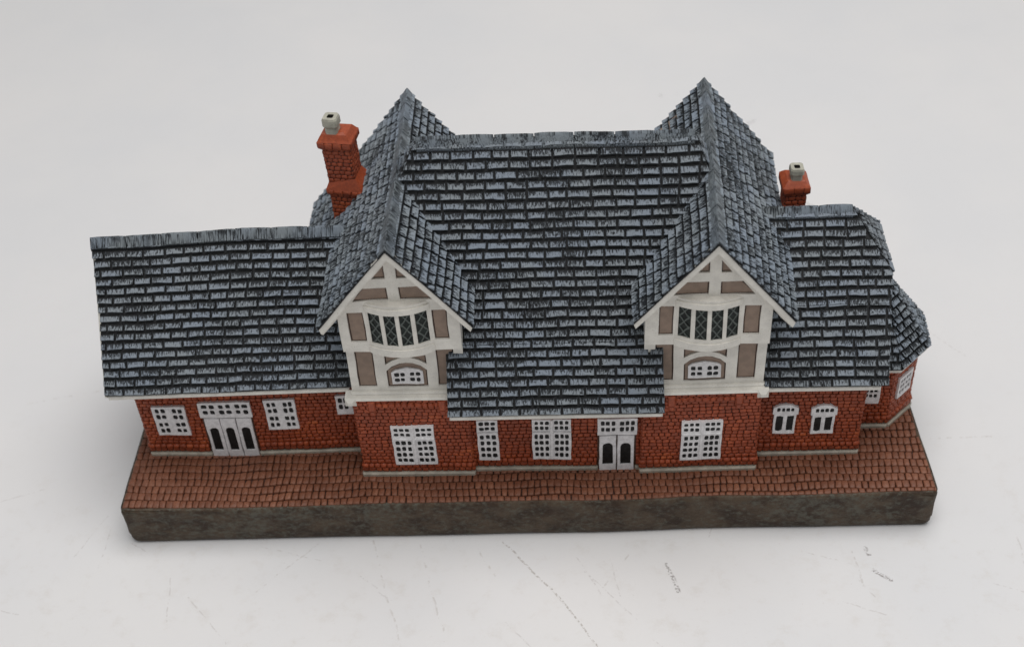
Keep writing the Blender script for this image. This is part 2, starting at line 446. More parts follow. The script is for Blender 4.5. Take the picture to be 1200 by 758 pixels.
def block(pts, z1, base_h=.40, gables={}, label=None, skipw=(), doors=()):
    mb = MB(); n = len(pts)
    for i in range(n):
        if i in skipw: continue
        wall_strip(mb, pts[i], pts[(i + 1) % n], 0, z1, base_h, gable=gables.get(i), doors=doors if i == 0 else ())
    mb.add([(x, y, z1) for x, y in pts], [tuple(range(n))], 1)
    return part(mb, 'brick_wall', ['brick', 'mortar'], root, label)

YL, YB, YM, YR = 1.86, 1.02, 1.15, 1.47
w_l = block([(.54, YL), (6.2, YL), (6.2, 5.55), (.54, 5.55)], 2.45, gables={3: 5.2}, doors=[(1.50, 2.80)], label='low brick wall of the long plain wing')
plinth(w_l, [((.50, YL), (2.10, YL)), ((3.31, YL), (6.1, YL))])
w_bl = block([(6.09, YB), (8.82, YB), (8.82, 6.75), (6.09, 6.75)], 2.68)
plinth(w_bl, [((6.03, YB), (8.87, YB))])
w_m = block([(8.8, YM), (13.0, YM), (13.0, 6.4), (8.8, 6.4)], 2.55, skipw=(1, 3), doors=[(3.07, 4.03)])
plinth(w_m, [((8.86, YM), (11.9, YM)), ((12.80, YM), (12.96, YM))])
w_br = block([(12.95, YB), (15.72, YB), (15.72, 6.75), (12.95, 6.75)], 2.66)
plinth(w_br, [((12.90, YB), (15.76, YB))])
w_r = block([(15.7, YR), (18.27, YR), (18.27, 5.93), (15.7, 5.93)], 2.55, gables={1: 5.0}, skipw=(3,))
plinth(w_r, [((15.74, YR), (18.31, YR))])
ac = (18.66, 3.50); ar = 1.17
def octo(r, ang): return (ac[0] + r / math.cos(math.pi / 8) * math.cos(math.radians(ang)), ac[1] + r / math.cos(math.pi / 8) * math.sin(math.radians(ang)))
w_a = block([(18.2, ac[1] - ar), octo(ar, -67.5), octo(ar, -22.5), octo(ar, 22.5), octo(ar, 67.5), (18.2, ac[1] + ar)], 2.2, skipw=(5,))
ao = [octo(ar + .005, a) for a in (-67.5, -22.5, 22.5, 67.5)]
plinth(w_a, [((18.2, ao[0][1]), (ao[0][0] + .03, ao[0][1])), (ao[0], ao[1]), (ao[1], ao[2]), (ao[2], ao[3])], d=.09)
w_e = block([(4.75, 4.2), (6.3, 4.2), (6.3, 6.75), (4.75, 6.75)], 3.7, skipw=(1,))

# corner brackets on the brick bays just below the cream sill
for w, xs in ((w_bl, (6.52, 8.22)), (w_br, (13.62, 15.20))):
    mb = MB()
    for x in xs:
        box(mb, fx(YB), x - .09, x + .09, 2.30, 2.62, -.02, .085, 0, .03)
        box(mb, fx(YB), x - .07, x + .07, 2.12, 2.30, -.02, .06, 0, .03)
    F = fx(YB)
    tiles(mb, F, [[(xs[0] + .1, 2.40), (xs[1] - .1, 2.40), (xs[1] - .1, 2.53), (xs[0] + .1, 2.53)]], .13, BW, .014, .065, 0, .025, 0, jit=.008, sub=1, nb=-.02, wav=.006, sm=True)
    part(mb, 'corbel', ['brick'], w)

# ---- windows
def cell(mb, F, u0, u1, v0, v1, n, depth, k=.62, kv=None, arch=0., r=.84):
    """one light: frame face with a rounded sunk pane"""
    kv = kv or k; cu, cv = (u0 + u1) / 2 + U(-.006, .006), (v0 + v1) / 2 + U(-.006, .006); hu, hv = (u1 - u0) / 2 * k * U(.88, 1.1), (v1 - v0) / 2 * kv * U(.88, 1.08)
    hu = min(hu, (u1 - u0) * .455); hv = min(hv, (v1 - v0) * .455)
    out = [(u0, v0), ((u0 + u1) / 2, v0), (u1, v0), (u1, (v0 + v1) / 2), (u1, v1), ((u0 + u1) / 2, v1), (u0, v1), (u0, (v0 + v1) / 2)]
    inn = []
    for a, b in ((-r, -r), (0, -1), (r, -r), (1, 0), (r, r), (0, 1), (-r, r), (-1, 0)):
        inn.append((cu + hu * a * U(.9, 1.08), cv + hv * (b - (arch * .3 if b > .5 and abs(a) > .5 else 0)) * U(.9, 1.08)))
    P = [F(a, b, n) for a, b in out] + [F(a, b, n) for a, b in inn] + [F(a, b, n - depth) for a, b in inn]
    f = []
    for i in range(8):
        j = (i + 1) % 8; f += [(i, j, 8 + j, 8 + i), (8 + i, 8 + j, 16 + j, 16 + i)]
    mb.add(P, f, 0)
    return [(a, b) for a, b in inn]

def window(F, leaves, border=None, mull=(), parent=root, depth=.028, n=.078, arch=None, k=.80, label=None):
    """leaves: (u0,u1,v0,v1,nx,nz); F's plane is the wall face"""
    fr = MB(); gl = MB()
    for u0, u1, v0, v1, nx, nz in leaves:
        du, dv = (u1 - u0) / nx, (v1 - v0) / nz
        for i in range(nx):
            for j in range(nz):
                kk = k if not isinstance(k, tuple) else k[0]; kv = None if not isinstance(k, tuple) else k[1]
                pn = cell(fr, F, u0 + i * du, u0 + (i + 1) * du, v0 + j * dv, v0 + (j + 1) * dv, n, depth, kk, kv, r=.84 if nx * nz > 1 else .97)
                gl.add([F(a, b, n - depth + .006) for a, b in pn], [tuple(range(8))], 0)
    b = border
    edge = arch or [(b[0], b[2]), (b[1], b[2]), (b[1], b[3]), (b[0], b[3])]
    lo, hi = min(v for u0, u1, v, *_ in leaves), max(l[3] for l in leaves)
    u0, u1 = min(l[0] for l in leaves), max(l[1] for l in leaves)
    outer = rough(edge, .18, .010)
    board(fr, F, outer, [[(l[0], l[2]), (l[1], l[2]), (l[1], l[3]), (l[0], l[3])] for l in leaves], -.02, n + .003)
    for (a0, a1, c0, c1, h) in mull: box(fr, F, a0, a1, c0, c1, n - .02, n + h, 0, .012)
    w = part(fr, 'window', ['window'], parent, label); part(gl, 'pane', ['pane'], w); return w

def bay_window(F, x0, x1, z0, z1):
    t = z0 + (z1 - z0) * .70; xm = (x0 + x1) / 2; e = .045; m = .055
    lv = []
    for a, b in ((x0 + e, xm - m), (xm + m, x1 - e)):
        lv += [(a, b, z0 + e, t - .07, 3, 4), (a, b, t + .03, z1 - .03, 3, 2)]
    window(F, lv, (x0, x1, z0, z1), [(xm - .035, xm + .035, z0 + .02, z1 - .01, .035), (x0 + .005, x1 - .005, t - .05, t + .01, .03)])
bay_window(fx(YB - .01), 6.90, 7.94, .43, 1.76)
bay_window(fx(YB - .01), 13.88, 14.85, .43, 1.77)
bay_window(fx(YM - .01), 10.30, 11.24, .41, 1.80)
z0, z1, x0, x1 = .41, 1.80, 8.98, 9.49; t = z0 + (z1 - z0) * .70
window(fx(YM - .01), [(x0 + .04, x1 - .04, z0 + .05, t - .07, 3, 4), (x0 + .04, x1 - .04, t + .03, z1 - .03, 3, 2)], (x0, x1, z0, z1), [(x0 + .005, x1 - .005, t - .05, t + .01, .03)])
def four(F, x0, x1, z0, z1):
    xm, zm = (x0 + x1) / 2, (z0 + z1) / 2; lv = []
    for a, b in ((x0 + .05, xm - .07), (xm + .07, x1 - .05)):
        lv += [(a, b, z0 + .06, zm - .03, 2, 2), (a, b, zm + .03, z1 - .05, 2, 2)]
    window(F, lv, (x0, x1, z0, z1), [(xm - .03, xm + .03, z0 + .03, z1 - .02, -.006)], k=.80)
four(fx(YL - .01), .90, 1.70, .80, 1.80)
four(fx(YL - .01), 3.70, 4.48, .94, 1.94)
window(fx(YL - .01), [(5.53, 5.80, 1.52, 1.98, 2, 2), (5.86, 6.06, 1.52, 1.98, 2, 2)], (5.49, 6.10, 1.38, 2.02))

# ---- doors and their fanlights
def door_leaf(F, x0, x1, z0, z1, ay=.69, k=.60):
    """leaf with an arched glazed panel"""
    fr = MB(); xm = (x0 + x1) / 2; hw = (x1 - x0) / 2 * k; b0 = z0 + (z1 - z0) * .17; b1 = z0 + (z1 - z0) * ay
    hole = [(xm - hw, b0), (xm + hw, b0)] + [(xm + hw * math.cos(a), b1 + hw * 1.0 * math.sin(a)) for a in [math.pi * i / 8 for i in range(9)]]
    hole = [(a + U(-.006, .006), b + U(-.006, .006)) for a, b in hole]
    board(fr, F, rough([(x0, z0), (x1, z0), (x1, z1), (x0, z1)], .2, .008), [hole], -.02, .088)
    d = part(fr, 'door', ['window'], root)
    gl = MB(); gl.add([F(a, b, .062) for a, b in hole], [tuple(range(len(hole)))], 0)
    part(gl, 'pane', ['pane'], d)
def backing(F, x0, x1, z0, z1): 
    mb = MB(); box(mb, F, x0, x1, z0, z1, -.02, .036, 0, .008); part(mb, 'door_recess', ['wash'], root)
F = fx(YL - .01); backing(F, 2.06, 3.33, .0, 1.40)
for i in range(3): door_leaf(F, 2.12 + i * .40, 2.12 + i * .40 + .375, .02, 1.36)
window(F, [(2.10 + i * .415, 2.10 + i * .415 + .37, 1.47, 1.86, 2, 2) for i in range(3)], (2.04, 3.35, 1.39, 1.90), k=.76)
F = fx(YM - .01); backing(F, 11.88, 12.82, 0, 1.24)
for i in range(2): door_leaf(F, 11.93 + i * .435, 11.93 + i * .435 + .405, .02, 1.22, k=.62)
window(F, [(11.94, 12.32, 1.34, 1.74, 3, 2), (12.40, 12.78, 1.34, 1.74, 3, 2)], (11.88, 12.83, 1.25, 1.80), [(12.335, 12.385, 1.28, 1.76, .012)])

# ---- arched casements of the short wing
for x0, x1, z0, z1 in ((16.14, 16.70, .82, 1.80), (17.05, 17.63, .78, 1.76)):
    F = fx(YR - .01); w = x1 - x0; zt = z1 - .33
    arch = [(x0 + .02, z0), (x1 - .02, z0), (x1 - .02, zt), (x1 + .02, zt), (x1 + .02, z1 - .12), (x1 - w * .25, z1 - .02), ((x0 + x1) / 2, z1), (x0 + w * .25, z1 - .02), (x0 - .02, z1 - .12), (x0 - .02, zt), (x0 + .02, zt)]
    xm = (x0 + x1) / 2
    fr = window(F, [(x0 + .05, xm - .02, z0 + .06, zt - .03, 1, 1), (xm + .02, x1 - .05, z0 + .06, zt - .03, 1, 1), (x0 + .06, x1 - .06, zt + .07, z1 - .10, 4, 1)], arch=arch, k=(.80, .92), depth=.03)
# ---- annexe windows
window(fx(ac[1] - ar - .01), [(18.46, 18.80, 1.12, 1.46, 3, 2)], (18.42, 18.85, .94, 1.50))
a, b = V((*octo(ar, -67.5), 0)), V((*octo(ar, -22.5), 0))
F = frame(a, b - a, (0, 0, 1))
window(F, [(.26, .46, .98, 1.50, 2, 3), (.50, .70, .98, 1.50, 2, 3)], (.20, .75, .90, 1.58))

# ---- slate roofs
RH, TW = .228, .47
def slope(mb, EL, ER, RR, RL, polys=None, rh=RH, tw=TW, thick=.04, h=.062, mi=0, slab=True, sub=3, gap=.045):
    EL, ER, RR, RL = map(V, (EL, ER, RR, RL))
    Lu = ((ER - EL).length + (RR - RL).length) / 2; Lv = ((RL - EL).length + (RR - ER).length) / 2
    N = (ER - EL + RR - RL).cross(RL - EL + RR - ER).normalized()
    def F(u, v, n=0):
        s, t = u / Lu, v / Lv
        return EL * (1 - s) * (1 - t) + ER * s * (1 - t) + RR * s * t + RL * (1 - s) * t + N * n
    pol = polys(Lu, Lv) if polys else [[(0, 0), (Lu, 0), (Lu, Lv), (0, Lv)]]
    for q in pol:
        if area(q) < 0: q.reverse()
    if slab:
        for q in pol: prism(mb, F, rough(q, .4, 0), -thick, -.015, 1)
    tiles(mb, F, pol, rh, tw, gap, h, .80, .022, mi, over=.0, jit=.009, sub=sub, nb=-.02, wav=.007, vgap=gap * 1.25)
    return F, Lu, Lv

def ridge(parent, a, b, w=.19, drop=1.35, L=.86, h=.05):
    """row of angled ridge tiles from a to b"""
    a = V(a); b = V(b); d = (b - a); n = max(1, round(d.length / L)); t = d.normalized(); s = t.cross(V((0, 0, 1))).normalized()
    mb = MB(); seed = R() * 50
    for i in range(n):
        p0 = a + d * (i / n) + t * .011; p1 = a + d * ((i + 1) / n) - t * .011
        rnd = R(); jz = [U(-.005, .007) for _ in range(2)]
        K = 5; P = []; uv = []; cl = []
        seq = [(-w, -w * drop - .02), (-w, -w * drop + h), (-w * .22, -w * .16 * drop + h), (0, h + .004), (w * .22, -w * .16 * drop + h), (w, -w * drop + h), (w, -w * drop - .02), (0, -.03)]
        for k in range(K + 1):
            q = p0.lerp(p1, k / K); e = .012 if k in (0, K) else 0
            for m_, (x, z) in enumerate(seq):
                jj = U(-.004, .004)
                P.append(q + s * (x * (1 - e * 1.5) + jj) + V((0, 0, z - e + (jz[0] if k < 3 else jz[1]) + jj)))
                uv.append((i * 3.3 + rnd * 9 + .8 * k / K * (p1 - p0).length, (x * 1.4 + z) * 3.5)); cl.append((rnd, .70 if k in (0, K) else .5, 0 if m_ in (0, 6, 7) else .52 if k in (0, K) or m_ in (1, 5) else 1))
        m7 = len(seq); f = []
        for k in range(K):
            for m_ in range(m7): q = (m_ + 1) % m7; f.append((k * m7 + m_, (k + 1) * m7 + m_, (k + 1) * m7 + q, k * m7 + q))
        for e in (0, K * m7):
            for c4 in ((0, 1, 2, 7), (2, 3, 7), (3, 4, 7), (4, 5, 6, 7)): f.append(tuple(e + i for i in (c4 if e == 0 else c4[::-1])))
        mb.add(P, f, 0, uv, cl)
    return part(mb, 'ridge_tiles', ['slate_ridge'], parent)

def fascia(parent, a, b, h=.13, d=.14, name='gutter'):
    mb = MB(); a = V(a); b = V(b); F = frame(a, b - a, (0, 0, 1)); L = (b - a).length
    n = max(1, int(L / 1.2))
    box(mb, F, 0, L, -h, .02, -d, .015, 0, .03)
    return part(mb, name, ['white'], parent)

# long plain wing
mb = MB()
slope(mb, (.06, 1.40, 2.56), (6.1, 1.40, 2.70), (6.3, 3.75, 5.66), (-.14, 3.75, 5.50))
slope(mb, (6.1, 6.10, 2.70), (.02, 6.10, 2.56), (-.14, 3.75, 5.50), (6.3, 3.75, 5.66))
r_l = part(mb, 'slate_roof', ['slate', 'slate_gap'])
ridge(r_l, (-.15, 3.75, 5.53), (6.0, 3.75, 5.72), w=.165, drop=1.25, h=.07)
fascia(r_l, (.10, 1.44, 2.50), (5.98, 1.44, 2.63))
mb = MB()
for y0, z0, y1, z1, dx in ((1.46, 2.46, 3.75, 5.36, .1), (6.0, 2.46, 3.75, 5.36, .1)):
    bar(mb, (.10, y0, z0), (-.06, y1, z1), .16, .06, (-1, 0, 0))
part(mb, 'bargeboard', ['white'], r_l)

# the two cross wings: plain slopes between gables
def cross_roof(xr, zr, yf, yb, xl, zl, xq, zq, ext=None, dx=0, dz=0):
    mb = MB(); k = (zr - zl) / (xr - xl)
    xe = ext if ext else xl; ze = zr - k * (xr - xe)
    def pol(Lu, Lv):
        cut = Lv * (xl - xe) / (xr - xe)
        up = [(0, cut), (Lu, cut), (Lu, Lv), (0, Lv)]
        return [up] + ([[(0, 0), (yb - 4.15, 0), (yb - 4.15, cut), (0, cut)]] if ext else [])
    rowl = math.hypot(xr - xe, zr - ze); 
    slope(mb, (xe + dx, yb, ze), (xe, yf, ze), (xr, yf, zr), (xr + dx, yb, zr + dz), pol, rh=rowl / round(rowl / .262), tw=.36, thick=.03, gap=.052)
    slope(mb, (xq, yf, zq), (xq + dx, yb, zq + dz), (xr + dx, yb, zr + dz), (xr, yf, zr), rh=.262, tw=.36, thick=.03, gap=.052)
    r = part(mb, 'slate_roof', ['slate_light', 'slate_gap'])
    ridge(r, (xr, yf - .02, zr), (xr + dx, yb + .02, zr - .03 + dz), w=.18, drop=1.3, L=.62, h=.085)
    return r
r_bl = cross_roof(7.43, 7.40, .72, 6.95, 5.64, 5.20, 9.13, 5.15, ext=4.65)
r_br = cross_roof(14.48, 7.40, .72, 6.95, 12.67, 5.17, 16.29, 5.13, dx=.19, dz=.04)

# main roof with a short hip at each end
EZ, EY, RZ, RY = 2.60, .45, 8.12, 3.76; XA, XB = 6.9, 15.1
km = (RZ - EZ) / (RY - EY)
def mpol(Lu, Lv):
    f = lambda x, z: (x - XA, (z - EZ) / (RZ - EZ) * Lv)
    return [[f(8.39, EZ), f(13.42, EZ), f(13.42, 4.06), f(8.39, 4.06)], [f(7.45, 4.06), f(14.47, 4.06), f(14.47, 7.36), f(14.17, RZ), f(7.91, RZ), f(7.45, 7.36)]]
def bpol(Lu, Lv):
    f = lambda x, z: (XB - x, (z - EZ) / (RZ - EZ) * Lv)
    return [[f(14.47, EZ), f(7.45, EZ), f(7.45, 7.36), f(7.91, RZ), f(14.17, RZ), f(14.47, 7.36)]]
mb = MB()
slope(mb, (XA, EY, EZ), (XB, EY, EZ), (XB, RY, RZ), (XA, RY, RZ), mpol)
slope(mb, (XB, 2 * RY - EY, EZ), (XA, 2 * RY - EY, EZ), (XA, RY, RZ), (XB, RY, RZ), bpol)
for sx, xe, xr in ((-1, 7.40, 7.91), (1, 14.52, 14.17)):
    y0 = RY - (RZ - 7.2) / km - .03; y1 = 2 * RY - y0
    tri = lambda Lu, Lv: [[(0, 0), (Lu, 0), (Lu / 2, Lv)]]
    if sx < 0: slope(mb, (xe, y1, 7.2), (xe, y0, 7.2), (xr, y0, RZ), (xr, y1, RZ), tri)
    else: slope(mb, (xe, y0, 7.2), (xe, y1, 7.2), (xr, y1, RZ), (xr, y0, RZ), tri)
r_m = part(mb, 'slate_roof', ['slate', 'slate_gap'])
ridge(r_m, (7.90, RY, RZ - .03), (14.18, RY, RZ - .05), drop=1.7, w=.155, L=.92, h=.13)
fascia(r_m, (8.42, EY + .05, EZ - .04), (13.38, EY + .05, EZ - .04))
mb = MB(); box(mb, frame((8.55, .62, 2.47), (1, 0, 0), (0, 1, 0)), 0, 4.7, 0, .6, -.05, 0, 0, .005)
part(mb, 'soffit', ['white'], r_m)

# short wing with a clipped gable
mb = MB(); KR = 1.246; zR = lambda y: 2.66 + KR * (y - 1.1)
X0, X1, YRg = 15.5, 18.72, 3.72; ZRg = zR(YRg)
def rpol(Lu, Lv):
    f = lambda x, y: (x - X0, (y - 1.1) / (YRg - 1.1) * Lv)
    return [[f(15.80, 1.1), f(18.66, 1.1), f(18.72, 2.3), f(15.80, 2.3)], [f(X0, 2.3), f(18.72, 2.3), f(18.75, 2.74), f(17.84, YRg), f(X0, YRg)]]
def rpol2(Lu, Lv):
    f = lambda x, y: (18.75 - x, (y - 1.1) / (YRg - 1.1) * Lv)
    return [[f(18.66, 1.1), f(X0, 1.1), f(X0, YRg), f(17.84, YRg), f(18.75, 2.74)]]
slope(mb, (X0, 1.1, 2.66), (18.75, 1.1, 2.66), (18.75, YRg, ZRg), (X0, YRg, ZRg), rpol)
slope(mb, (18.75, 2 * YRg - 1.1, 2.66), (X0, 2 * YRg - 1.1, 2.66), (X0, YRg, ZRg), (18.75, YRg, ZRg), rpol2)
zh = zR(2.74)
slope(mb, (18.77, 2.74, zh), (18.77, 2 * YRg - 2.74, zh), (17.84, 2 * YRg - 2.74, ZRg), (17.84, 2.74, ZRg), lambda Lu, Lv: [[(0, 0), (Lu, 0), (Lu / 2, Lv)]], rh=.24, tw=.38)
r_r = part(mb, 'slate_roof', ['slate', 'slate_gap'])
ridge(r_r, (15.5, YRg, ZRg), (17.86, YRg, ZRg), w=.175, drop=1.25, L=.78, h=.07)
fascia(r_r, (15.7, 1.14, 2.61), (18.5, 1.14, 2.61))

# eight-sided annexe
mb = MB(); er = 1.40; EZa, AZ = 2.15, 4.2; acx, acy = 18.68, 3.55
for k in range(-3, 4):
    a0, a1 = math.radians(45 * k - 22.5), math.radians(45 * k + 22.5); rr = er / math.cos(math.pi / 8)
    A = V((acx + rr * math.cos(a0), acy + rr * math.sin(a0), EZa)); B = V((acx + rr * math.cos(a1), acy + rr * math.sin(a1), EZa)); T = V((acx, acy, AZ)); mid = (A + B) / 2
    slope(mb, A, B, T + (B - mid), T + (A - mid), lambda Lu, Lv: [[(0, 0), (Lu, 0), (Lu / 2, Lv)]], rh=.20, tw=.30, thick=.05, h=.07)
r_a = part(mb, 'slate_roof', ['slate_light', 'slate_gap'])
mb = MB()
for k in range(-3, 4):
    a0, a1 = math.radians(45 * k - 22.5), math.radians(45 * k + 22.5); rr = (er - .05) / math.cos(math.pi / 8)
    A = V((acx + rr * math.cos(a0), acy + rr * math.sin(a0), EZa - .05)); B = V((acx + rr * math.cos(a1), acy + rr * math.sin(a1), EZa - .05))
    F = frame(A, B - A, (0, 0, 1)); box(mb, F, 0, (B - A).length, -.09, .02, -.16, 0, 0, .015)
part(mb, 'gutter', ['white'], r_a)

# ---- half-timbered fronts of the cross wings
def gable_front(xc, hw, xa, za, xle, zle, xre, zre, mir):
    """xc centre, hw half width; apex and eave points of the roof give the rake"""
    Y1, Y2 = 1.0, 1.20
    X = lambda d: xc + d * mir                                       # mir flips left/right
    def poly(pts): return [(X(a), b) for a, b in pts]
    kl = (za - zle) / (xa - xle); kr = (za - zre) / (xre - xa)
    roofz = lambda x: za - (kl * (xa - x) if x < xa else kr * (x - xa))
    # jettied upper storey and gable triangle
    U1 = [(xc - hw, 4.24), (xc + hw, 4.24), (xc + hw, roofz(xc + hw) - .22), (xa, za - .16), (xc - hw, roofz(xc - hw) - .22)]
    up = []
    up += [poly([(-1.15, 4.54), (-.78, 4.54), (-.78, 5.42), (-1.15, 5.42)]), poly([(.77, 4.54), (1.11, 4.54), (1.11, 5.42), (.77, 5.42)])]
    gx = xa - xc
    up += [[(xa - .14, 5.74), (xa - .14, 6.12), (xa - .68, 6.12), (xa - .96, 5.74)], [(xa + .12, 5.74), (xa + .88, 5.74), (xa + .60, 6.12), (xa + .12, 6.12)]]
    up += [[(xa - .13, 6.38), (xa - .13, 6.78), (xa - .44, 6.38)], [(xa + .12, 6.38), (xa + .36, 6.38), (xa + .12, 6.73)]]
    # opening behind the bow window
    bowh = poly([(-.70, 4.52), (.70, 4.52), (.70, 5.46), (-.70, 5.46)])
    g = MB(); F1 = fx(Y1); F2 = fx(Y2)
    board(g, F1, rough(U1, .5, .006), [rough(h, .3, .010) for h in up] + [bowh], -.12, .0)
    # solid behind (keeps every opening shallow)
    prism(g, F1, [(a * .995 + xc * .005, b) for a, b in U1], -3.4, -.10, 1)
    # lower storey
    lowp = [poly([(-1.18, 2.90), (-.75, 2.90), (-.75, 4.05), (-1.18, 4.05)]), poly([(.72, 2.90), (1.14, 2.90), (1.14, 4.05), (.72, 4.05)])]
    archp = poly([(-.49, 2.88), (.47, 2.88), (.47, 3.42), (.33, 3.56), (.14, 3.65), (-.02, 3.67), (-.17, 3.65), (-.36, 3.56), (-.49, 3.42)])
    spl = [poly([(-.50, 3.62), (-.33, 3.74), (-.10, 3.83), (-.50, 3.90)]), poly([(.48, 3.62), (.48, 3.90), (.10, 3.83), (.31, 3.74)])]
    L1 = [(xc - hw + .01, 2.66), (xc + hw - .01, 2.66), (xc + hw - .01, 4.26), (xc - hw + .01, 4.26)]
    board(g, F2, L1, [rough(h, .3, .009) for h in lowp] + [rough(h, .3, .006) for h in [archp] + spl], -.12, 0)
    prism(g, F2, L1, -3.2, -.10, 1)
    gf = part(g, 'gable_front', ['white', 'white'])
    # cream sill with drooping outer end, over the brick
    s = MB()
    box(s, fx(Y2), xc - hw - .02, xc + hw + .02, 2.66, 2.76, -.05, .08, 0, .03)
    box(s, fx(Y2), xc - hw - .06, xc + hw + .06, 2.61, 2.70, -.05, .23, 0, .035)
    ox = xc - hw * mir
    box(s, fx(Y2), ox - .16, ox + .11, 2.46, 2.71, -.1, .28, 0, .08)
    part(s, 'sill', ['white'], gf)
    # tan panels set back in the frame, with a brown wash along their edges
    def panel(F, pts):
        m = MB(); c = V((sum(p[0] for p in pts) / len(pts), sum(p[1] for p in pts) / len(pts)))
        if area(pts) < 0: pts = pts[::-1]
        big = [tuple(c + (V(p) - c) * 1.03) for p in pts]
        prism(m, F, rough(big, .12, 0), -.12, -.050, 1)
        ins = []
        for p in pts:
            d = V(p) - c; ins.append((c.x + d.x - math.copysign(min(.032, abs(d.x) * .3), d.x), c.y + d.y - math.copysign(min(.034, abs(d.y) * .3), d.y)))
        prism(m, F, rough(ins, .12, .004), -.06, -.036, 0)
        part(m, 'panel', ['tan', 'wash'], gf)
    for h in up: panel(F1, h)
    for h in lowp + [archp] + spl: panel(F2, h)
    # small twin window under the arch
    a0 = poly([(-.385, 2.98), (-.01, 2.98), (.37, 2.98), (.37, 3.36), (.28, 3.44), (-.01, 3.51), (-.29, 3.44), (-.385, 3.36)])
    if mir < 0: a0 = a0[::-1]
    lv = []
    for d0, d1 in ((-.335, -.05), (.03, .32)):
        x0, x1 = sorted((X(d0), X(d1))); lv.append((x0, x1, 3.03, 3.37, 2, 2))
    window(fx(Y2 + .045), lv, arch=a0, k=.80, n=.05)
    # bow window: curved head, sill and four leaded lights
    w = MB(); gl = MB(); ld = MB(); Rb = .74
    def arc(t, r): return X(t * Rb), Y1 + .02 - .215 * (1 - t * t) - r      # t -1..1
    def strip(mb_, t0, t1, z0, z1, r, th, mi=0, n=10):
        P = []; 
        for i in range(n + 1):
            t = t0 + (t1 - t0) * i / n; x, y = arc(t, r)
            for (zz, yy) in ((z0, y), (z1, y), (z1, y + th), (z0, y + th)): P.append((x, yy, zz))
        f = []
        for i in range(n):
            for k in range(4): q = (k + 1) % 4; f.append((4 * i + k, 4 * i + q, 4 * i + 4 + q, 4 * i + 4 + k))
        f += [(0, 1, 2, 3), tuple(4 * n + k for k in (3, 2, 1, 0))]
        if mir > 0: f = [q[::-1] for q in f]
        mb_.add(P, f, mi, smooth_=False)
    strip(w, -1, 1, 4.24, 4.44, .05, .34, n=16); strip(w, -1, 1, 4.42, 4.54, .02, .30, n=16)
    strip(w, -1, 1, 5.47, 5.62, .04, .34, n=16); strip(w, -1, 1, 5.60, 5.70, .0, .30, n=16)
    for t in (-.96, -.475, 0, .475, .96): strip(w, t - .062, t + .062, 4.5, 5.5, .012, .12, n=2)
    bw = part(w, 'bow_window', ['white'])
    strip(gl, -.98, .98, 4.5, 5.5, -.03, .05, n=20)
    for q in range(4):
        t0, t1 = (-.90 + q * .485 if q else -.895), (-.90 + q * .485 + .36); tm = (t0 + t1) / 2
        N = 3
        for k in range(N):
            za_, zb_ = 4.54 + k * .31, 4.54 + (k + 1) * .31
            for (ta, tb) in ((t0, t1), (t1, t0)):
                m = 6; prev = None; P = []; f = []
                for i in range(m + 1):
                    s_ = i / m; t = ta + (tb - ta) * s_; z = za_ + (zb_ - za_) * (s_ * s_ * (3 - 2 * s_)) ; x, y = arc(t, -.018)
                    P += [(x, y, z - .03), (x, y, z + .03)]
                for i in range(m):
                    q4 = (2 * i, 2 * i + 2, 2 * i + 3, 2 * i + 1); f.append(q4 if (tb - ta) * mir > 0 else q4[::-1])
                gl.add(P, f, 1)
    part(gl, 'pane', ['leaded', 'lead'], bw)
    # bargeboards along the rake, two layers
    bb = MB()
    for (xe, ze) in ((xle, zle), (xre, zre)):
        sgn = 1 if xe > xa else -1
        a = (xa, za - .01); b = (xe - sgn * .01, ze - .01)
        for dz, wd, y0, y1 in ((-.03, .20, .74, .88), (.14, .15, .86, 1.0)):
            p = [(a[0], a[1] - dz), (b[0], b[1] - dz), (b[0] - sgn * .05, b[1] - dz - wd * .75), (a[0], a[1] - dz - wd * 1.35)]
            prism(bb, fx(0), rough(p, .35, .008), -y1, -y0, 0)
    part(bb, 'bargeboard', ['white'], gf)
gable_front(7.44, 1.37, 7.43, 7.37, 5.66, 5.17, 9.11, 5.13, 1)
gable_front(14.37, 1.41, 14.48, 7.37, 12.69, 5.14, 16.27, 5.10, -1)

# rear gables of the cross wings
for x0, x1, xa, zt in ((6.15, 8.78, 7.43, 7.2), (13.0, 15.68, 14.48, 7.12)):
    mb = MB(); F = frame((x1, 6.72, 0), (-1, 0, 0), (0, 0, 1)); L = x1 - x0
    prism(mb, F, [(0, 2.6), (L, 2.6), (L, 5.5), (x1 - xa, zt), (0, 5.5)], -1.6, .0, 0)
    for u in (.1, L / 2, L - .1): box(mb, F, u - .09, u + .09, 2.6, 5.3 if u != L / 2 else zt - .2, 0, .05, 1)
    for v in (2.7, 4.2, 5.4): box(mb, F, .02, L - .02, v - .09, v + .09, 0, .04, 1)
    part(mb, 'rear_gable', ['tan', 'white'])

